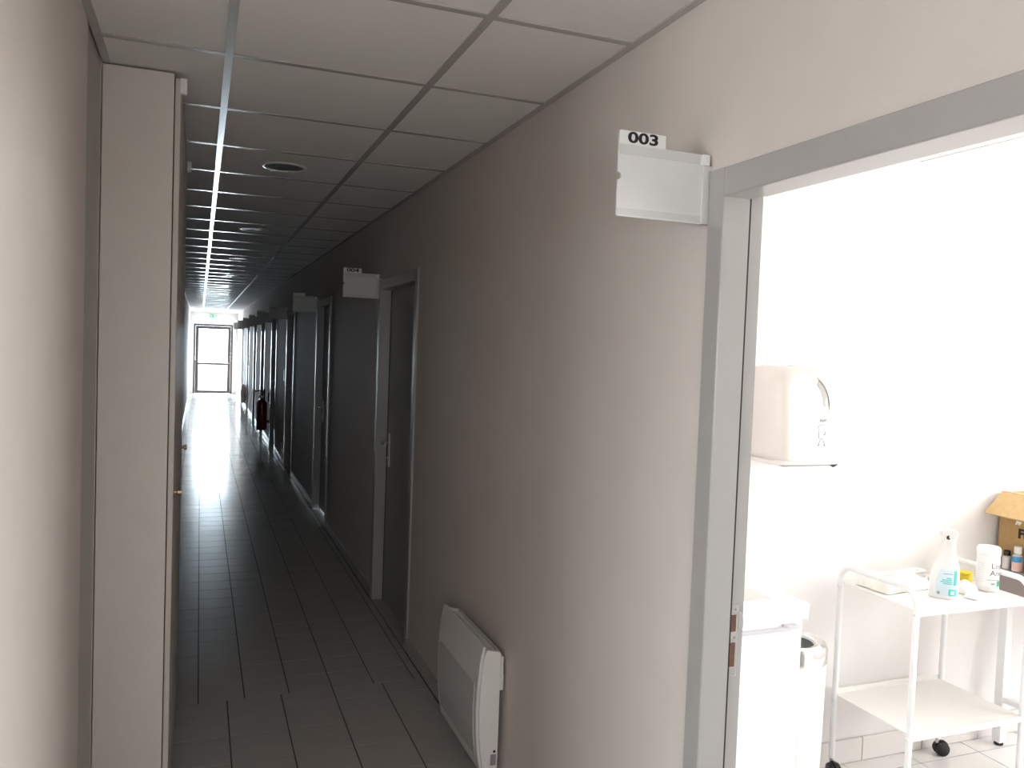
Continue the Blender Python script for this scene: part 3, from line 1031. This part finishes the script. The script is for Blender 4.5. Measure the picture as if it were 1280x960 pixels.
# ------------------------------------------------------------------ waste bin
t = thing('waste_bin', (2.105, 2.435, 0.0), 'tall white round waste bin with chrome rim between cabinet and trolley', 'bin')
BR = 0.128
MB().lathe([(BR - 0.012, 0.0), (BR - 0.008, 0.012), (BR - 0.004, 0.3), (BR - 0.002, 0.565), (BR - 0.006, 0.567), (BR - 0.010, 0.567)], n=40).build('body', 'white_enamel', t, smooth=True)
rm = MB().lathe([(BR - 0.004, 0.560), (BR, 0.563), (BR + 0.001, 0.61), (BR - 0.006, 0.627), (BR - 0.020, 0.634), (BR - 0.036, 0.630), (BR - 0.042, 0.622)], n=40, caps=False).build('chrome_rim', 'chrome', t, smooth=True)
MB().lathe([(BR - 0.036, 0.6295), (BR - 0.045, 0.626), (BR - 0.050, 0.612)], n=40, caps=False).build('rim_liner', 'white_plastic', rm, smooth=True)
MB().lathe([(BR - 0.049, 0.618), (BR - 0.050, 0.580), (BR - 0.052, 0.5685)], n=40).build('black_liner', 'black', t, smooth=True)

# ------------------------------------------------------------------ trolley
TX0, TX1, TY0, TY1 = 2.427, 3.005, 2.170, 2.540
TW, TD = TX1 - TX0, TY1 - TY0
t = thing('service_trolley', (TX0, TY0, 0), 'white two-shelf metal trolley with arched rails on casters', 'trolley')
TR = 0.0115
ZLOW, ZTOP = 0.335, 0.795
for xi, x in enumerate((0.0, TW)):
    pts = [(x, 0, 0.075)]
    rb = 0.055
    zt = ZTOP + 0.070
    pts += [(x, 0, zt - rb)]
    for k in range(1, 7):
        a = HP * k / 6
        pts.append((x, rb - rb * math.cos(a), zt - rb + rb * math.sin(a)))
    for k in range(0, 7):
        a = HP * k / 6
        pts.append((x, TD - rb + rb * math.sin(a), zt - rb + rb * math.cos(a)))
    pts.append((x, TD, 0.075))
    MB().tube(pts, TR, n=14).build('side_rail', 'white_enamel', t, smooth=True)
for z, nm, mm in ((ZLOW, 'lower_shelf', 'shelf'), (ZTOP, 'top_shelf', 'shelf')):
    s = MB().box(TR * 0.6, TW - TR * 0.6, -0.004, TD + 0.004, z - 0.004, z)
    s.box(TR, TW - TR, -0.006, -0.003, z - 0.022, z + 0.0).box(TR, TW - TR, TD + 0.003, TD + 0.006, z - 0.022, z + (0.022 if z < 0.5 else 0.0))
    s = s.build(nm, mm, t)
    for x in (-TR, TW + TR):
        for y_ in (0.0, TD):
            MB().lathe([(0.0085, -0.004), (0.0085, 0.0), (0.004, 0.004)], n=12).build('rail_bolt', 'white_plastic', s, smooth=True, loc=(x, y_, z - 0.012), rot=(0, HP if x > 0 else -HP, 0))


def caster(t, x, y_, rz, two=True):
    c = bpy.data.objects.new('caster', None)
    c.parent = t
    c.location = (x, y_, 0)
    c.rotation_euler = (0, 0, rz)
    COL.objects.link(c)
    MB().tube([(0, 0, 0.055), (0, 0, 0.086)], 0.008, n=10).build('stem', 'steel', c, smooth=True)
    hood = []
    for k in range(13):
        a = math.radians(-40 + 200 * k / 12)
        hood.append((0.018 + 0.031 * math.cos(a), 0.031 + 0.031 * math.sin(a) + 0.004))
    MB().prism(hood + [(-0.012, 0.03)], 1, -0.007, 0.007).build('hood', 'black', c, bevel=0.002)
    for s in (-1, 1):
        w = MB().lathe([(0.020, 0.006), (0.029, 0.008), (0.030, 0.012), (0.029, 0.019), (0.022, 0.022)], n=22)
        w.build('wheel', 'black', c, smooth=True, loc=(0.018, 0, 0.0305), rot=(HP * (1 if s > 0 else -1), 0, 0))
    return c


caster(t, 0, TD, math.radians(-100))
caster(t, TW, TD, math.radians(-20))
caster(t, 0, 0, math.radians(-60))
caster(t, TW, 0, math.radians(-130))

# ------------------------------------------------------------------ things on the trolley
ZT = ZTOP + 0.0005
sb = thing('spray_bottle', (2.672, 2.272, ZT), 'white trigger spray bottle with pale blue and teal label on the trolley', 'bottle', rz=-0.74)
prof = [(0.045, 0.0), (0.049, 0.006), (0.050, 0.03), (0.050, 0.075), (0.047, 0.105), (0.040, 0.130), (0.030, 0.155), (0.0235, 0.175), (0.019, 0.195), (0.015, 0.205)]
rings = []
n = 32
for r, z in prof:
    off = 0.016 * max(0, (z - 0.06)) / 0.14
    ring = []
    for k in range(n):
        a = 2 * math.pi * k / n
        c, s = math.cos(a), math.sin(a)
        e = 0.75
        ring.append((off + r * math.copysign(abs(c) ** e, c), 0.62 * r * math.copysign(abs(s) ** e, s), z))
    rings.append(ring)
body = MB().loft(rings).build('body', 'white_plastic', sb, smooth=True)
MB().lathe([(0.0165, 0.200), (0.0165, 0.222), (0.015, 0.226)], cx=0.017, n=20).build('collar', 'white_plastic', sb, smooth=True)
hd = MB().prism([(-0.018, 0.240), (-0.016, 0.255), (0.0, 0.262), (0.028, 0.262), (0.040, 0.250), (0.038, 0.238), (0.031, 0.224), (0.002, 0.224), (-0.002, 0.236)], 1, -0.012, 0.012).build('spray_head', 'white_plastic', sb, bevel=0.003)
MB().prism([(-0.010, 0.238), (-0.002, 0.236), (-0.008, 0.205), (-0.018, 0.193), (-0.021, 0.197), (-0.016, 0.212)], 1, -0.006, 0.006).build('trigger', 'white_plastic', sb, bevel=0.002)
MB().box(-0.0230, -0.0175, -0.008, 0.008, 0.240, 0.255).build('nozzle', 'white_plastic', hd)
MB().box(0.000, 0.004, -0.0135, -0.0120, 0.226, 0.238).box(0.005, 0.011, -0.0135, -0.0120, 0.225, 0.231).box(0.004, 0.008, -0.0135, -0.0120, 0.231, 0.241).build('printed_mark', 'ink', hd)


def bottle_front(x, z):
    """y of the bottle's front surface at local x, z"""
    for (ra, za), (rb_, zb) in zip(prof[:-1], prof[1:]):
        if za <= z <= zb:
            r = ra + (rb_ - ra) * (z - za) / (zb - za)
            break
    off = 0.016 * max(0, (z - 0.06)) / 0.14
    c = min(0.985, abs((x - off) / r))
    s = (1 - c ** (2 / 0.75)) ** (0.75 / 2)
    return -0.62 * r * s


def decal(name, x0, x1, z0, z1, m, par, lift=0.0006, cut=0.0):
    def fn(u, v):
        z = z0 + (z1 - z0) * v
        lo = x0 + cut * max(0, v - 0.62) / 0.38
        x = lo + (x1 - lo) * u
        return (x, bottle_front(x, z) - lift, z)
    return MB().grid(10, 10, fn).build(name, m, par, smooth=True)


lb = decal('label_sheet', -0.030, 0.042, 0.014, 0.112, 'label_blue', body, 0.0006, 0.014)
decal('teal_band', 0.030, 0.040, 0.055, 0.111, 'teal', lb, 0.0010)
decal('teal_square', 0.014, 0.041, 0.014, 0.040, 'teal', lb, 0.0010)
decal('white_symbol', 0.022, 0.033, 0.020, 0.033, 'white_plastic', lb, 0.0014)
for k, (a, b) in enumerate(((0.005, 0.022), (-0.010, 0.024), (-0.016, 0.024), (-0.006, 0.024))):
    decal('text_line', a, b, 0.079 - 0.007 * k, 0.083 - 0.007 * k, 'teal', lb, 0.0010)
decal('text_line', -0.006, 0.026, 0.096, 0.0985, 'grey_ink', lb, 0.0010)
decal('square_mark', -0.024, -0.016, 0.018, 0.029, 'grey_ink', lb, 0.0010)

# wipes tub
wt = thing('wipes_tub', (2.945, 2.305, ZT), 'white cylindrical wipes tub with a green patch on the trolley', 'tub', rz=-0.78)
WR = 0.0425
tb = MB().lathe([(WR - 0.004, 0.0), (WR, 0.006), (WR, 0.012), (WR - 0.0015, 0.016), (WR - 0.0015, 0.140), (WR - 0.003, 0.142)], n=40).build('body', 'white_plastic', wt, smooth=True)
MB().lathe([(WR - 0.001, 0.142), (WR + 0.0005, 0.146), (WR + 0.0005, 0.166), (WR - 0.004, 0.174), (WR - 0.012, 0.176)], n=40).build('lid', 'white_plastic', wt, smooth=True)


def cyl(R0):
    def f(co):
        a = co.x / R0 - HP
        rr = R0 + co.z
        return Vector((rr * math.cos(a), rr * math.sin(a), co.y))
    return f


def cyl_patch(name, a0, a1, z0, z1, m, par, lift, slope=0.0):
    def fn(u, v):
        a = math.radians(a0 + (a1 - a0) * u) - HP
        r = WR - 0.0015 + lift
        return (r * math.cos(a), r * math.sin(a), z0 + (z1 - z0) * v + slope * u)
    return MB().grid(14, 2, fn).build(name, m, par, smooth=True)


lb = cyl_patch('label_sheet', -70, 88, 0.022, 0.128, 'white_plastic', tb, 0.0005)
text_obj('brand_line', 'Linget', 0.030, 'dark_ink', lb, (0, 0, 0.103), (0, 0, 0), warp=lambda co: cyl(WR - 0.0008)(Vector((co.x + 0.043, co.y, co.z * 0.5))))
text_obj('brand_line', 'Anios', 0.030, 'dark_ink', lb, (0, 0, 0.075), (0, 0, 0), warp=lambda co: cyl(WR - 0.0008)(Vector((co.x + 0.038, co.y, co.z * 0.5))))
cyl_patch('green_patch', 44, 80, 0.022, 0.045, 'green_print', lb, 0.0010)
cyl_patch('grey_rule', -8, 60, 0.0475, 0.0495, 'grey_ink', lb, 0.0010)
cyl_patch('small_print', 12, 32, 0.030, 0.036, 'grey_ink', lb, 0.0010)
for k in range(9):
    cyl_patch('small_print', -62, -26, 0.110 - 0.009 * k, 0.1115 - 0.009 * k, 'plate_strip', lb, 0.0010)


def pack(name, loc, sx, sy_, h, m, label, cat, rz=0.0, rough=0.25, seed=0, n=26):
    """soft pillow pack: domed top with creases, flat underside"""
    rnd = random.Random(seed)
    ph = [(rnd.uniform(0, 6), rnd.uniform(5, 16), rnd.uniform(-1, 1)) for _ in range(7)]

    def top(u, v):
        x, yv_ = (u - 0.5) * sx, (v - 0.5) * sy_
        e = (max(0, 1 - abs(2 * u - 1) ** 6) * max(0, 1 - abs(2 * v - 1) ** 6)) ** 0.7
        w = sum(math.sin(p + f * (u * math.cos(3 * q) + v * math.sin(3 * q))) for p, f, q in ph) / 7
        return (x * (1 + 0.05 * w), yv_ * (1 + 0.05 * w), max(0.001, 0.002 + h * e * (0.8 + rough * w)))
    mb = MB()
    mb.grid(n, n, top)
    mb.grid(2, 2, lambda u, v: ((u - 0.5) * sx * 0.98, (v - 0.5) * sy_ * 0.98, 0.0))
    o = mb.build(name, m, None, smooth=True, loc=loc, rot=(0, 0, rz))
    return tag(o, label, cat)


pack('film_pack', (2.60, 2.435, ZT), 0.27, 0.15, 0.055, 'cream', 'large cream plastic-wrapped pack lying at the back of the trolley top', 'pack', 0.1, 0.5, 3)
pack('wipe_pack', (2.822, 2.318, ZT), 0.10, 0.10, 0.034, 'tissue', 'white soft pack lying between spray bottle and wipes tub', 'pack', 0.5, 0.7, 5)
pack('wipe_pack', (2.855, 2.425, ZT), 0.10, 0.08, 0.055, 'tissue', 'crumpled white pack leaning behind the wipes tub', 'pack', -0.3, 0.8, 8)
pack('tissue_wad', (2.795, 2.235, ZT), 0.08, 0.05, 0.022, 'tissue', 'small folded white tissue in front on the trolley top', 'tissue', 0.3, 0.7, 11)
yb_ = thing('yellow_box', (2.950, 2.425, ZT), 'small yellow container on the trolley top behind the wipes tub', 'container', rz=0.4)
MB().box(-0.026, 0.026, -0.034, 0.034, 0, 0.034).build('tub', 'yellow', yb_, bevel=0.005)
MB().box(-0.028, 0.028, -0.036, 0.036, 0.034, 0.043).build('lid', 'yellow', yb_, bevel=0.003)
fb = thing('flat_case', (2.765, 2.500, ZT), 'flat white case at the back of the trolley beside the cream pack', 'case', rz=0.1)
MB().box(-0.05, 0.05, -0.025, 0.025, 0, 0.030).build('case_body', 'white_plastic', fb, bevel=0.008)
MB().box(-0.051, 0.051, -0.026, 0.026, 0.030, 0.040).build('lid', 'cream', fb, bevel=0.004)
MB().lathe([(0.003, 0.040), (0.003, 0.0415)], cx=0.01, cyy=-0.012, n=10).build('button', 'grey_ink', fb)

# ------------------------------------------------------------------ table with cardboard box and small bottles
BX0, BY1, BZ = 3.315, YRW - 0.0135, 0.800
tb = thing('side_table', (BX0, BY1, 0), 'white legged table with mauve grey edge at the right, carrying a cardboard box', 'table')
TL, TDp = 1.1, 0.75
MB().box(0, TL, -TDp, 0, BZ - 0.10, BZ).build('tabletop', 'mauve', tb, bevel=0.003)
for x in (0.030, TL - 0.075):
    for y_ in (-0.085, -TDp + 0.040):
        lg = MB().box(x, x + 0.040, y_, y_ + 0.040, 0.014, BZ - 0.10).build('leg', 'white_enamel', tb, bevel=0.003)
        MB().lathe([(0.017, 0.0), (0.019, 0.003), (0.019, 0.015)], cx=x + 0.020, cyy=y_ + 0.020, n=16).build('foot', 'black', lg, smooth=True)
MB().box(0.035, 0.065, -TDp + 0.08, -0.085, 0.20, 0.225).build('rail', 'white_enamel', tb)
MB().box(TL - 0.07, TL - 0.04, -TDp + 0.08, -0.085, 0.20, 0.225).build('rail', 'white_enamel', tb)

CBX, CBY = 3.365, BY1 - 0.004
cb = thing('cardboard_box', (CBX, CBY, BZ + 0.0005), 'open brown cardboard box with hanging flap on the table at the right', 'box')
BWx, BDy, BH = 0.42, 0.50, 0.325
MB().box(0, 0.006, -BDy, 0, 0, BH).box(BWx - 0.006, BWx, -BDy, 0, 0, BH).box(0.006, BWx - 0.006, -BDy, -BDy + 0.006, 0, BH).box(0.006, BWx - 0.006, -0.006, 0, 0, BH).box(0.006, BWx - 0.006, -BDy + 0.006, -0.006, 0, 0.006).build('carton', 'card', cb)
# side flap folded outwards
fl = MB().prism([(0.001, BH + 0.003), (0.004, BH - 0.003), (-0.100, BH - 0.092), (-0.104, BH - 0.087)], 1, -BDy + 0.004, -0.004).build('flap', 'card_in', cb)
MB().prism([(0.0, BH), (0.007, BH + 0.001), (0.03, BH + 0.004), (0.0, BH + 0.006)], 1, -BDy + 0.004, -0.004).build('flap_crease', 'card_in', fl)
MB().prism([(BWx - 0.001, BH + 0.003), (BWx - 0.004, BH - 0.003), (BWx + 0.10, BH - 0.06), (BWx + 0.104, BH - 0.055)], 1, -BDy + 0.004, -0.004).build('flap', 'card_in', cb)
tpz = MB().prism([(-0.075, 0.190), (-0.082, 0.212), (-0.108, 0.208), (-0.100, 0.196), (-0.094, 0.192), (-0.088, 0.198)], 0, -0.0012, -0.0002).build('torn_tape', 'tissue', cb)
text_obj('printed_letters', 'FS', 0.056, 'ink', cb, (-0.0008, -0.118, 0.156), (HP, 0, -HP), bold=0.0025)


def small_bottle(name, x, y_, label, capm, r, h, hc, lab):
    t = thing(name, (x, y_, BZ + 0.0005), label, 'bottle')
    b = MB().lathe([(r * 0.92, 0), (r, 0.004), (r, h * 0.78), (r * 0.85, h * 0.9), (r * 0.45, h * 0.97), (r * 0.45, h)], n=22, sy=0.8).build('body', 'clear_bottle', t, smooth=True)
    MB().lathe([(r * 0.62, h * 0.985), (r * 0.62, h + hc * 0.9), (r * 0.5, h + hc)], n=18).build('cap', capm, t, smooth=True)
    if lab:
        for m, z0, z1 in lab:
            def fn(u, v):
                a = math.radians(-205 + 120 * u)
                return ((r + 0.0006) * math.cos(a), 0.8 * (r + 0.0008) * math.sin(a), h * (z0 + (z1 - z0) * v))
            MB().grid(12, 1, fn).build('label_sheet', m, b, smooth=True)
    return t


small_bottle('gel_bottle', 3.335, 2.522, 'small clear bottle with black cap in front of the cardboard box', 'black', 0.0215, 0.058, 0.021, None)
small_bottle('gel_bottle', 3.336, 2.474, 'small bottle with white cap and blue label in front of the cardboard box', 'white_plastic', 0.0245, 0.078, 0.030, [('blue_label', 0.52, 0.84), ('pink_label', 0.12, 0.50)])
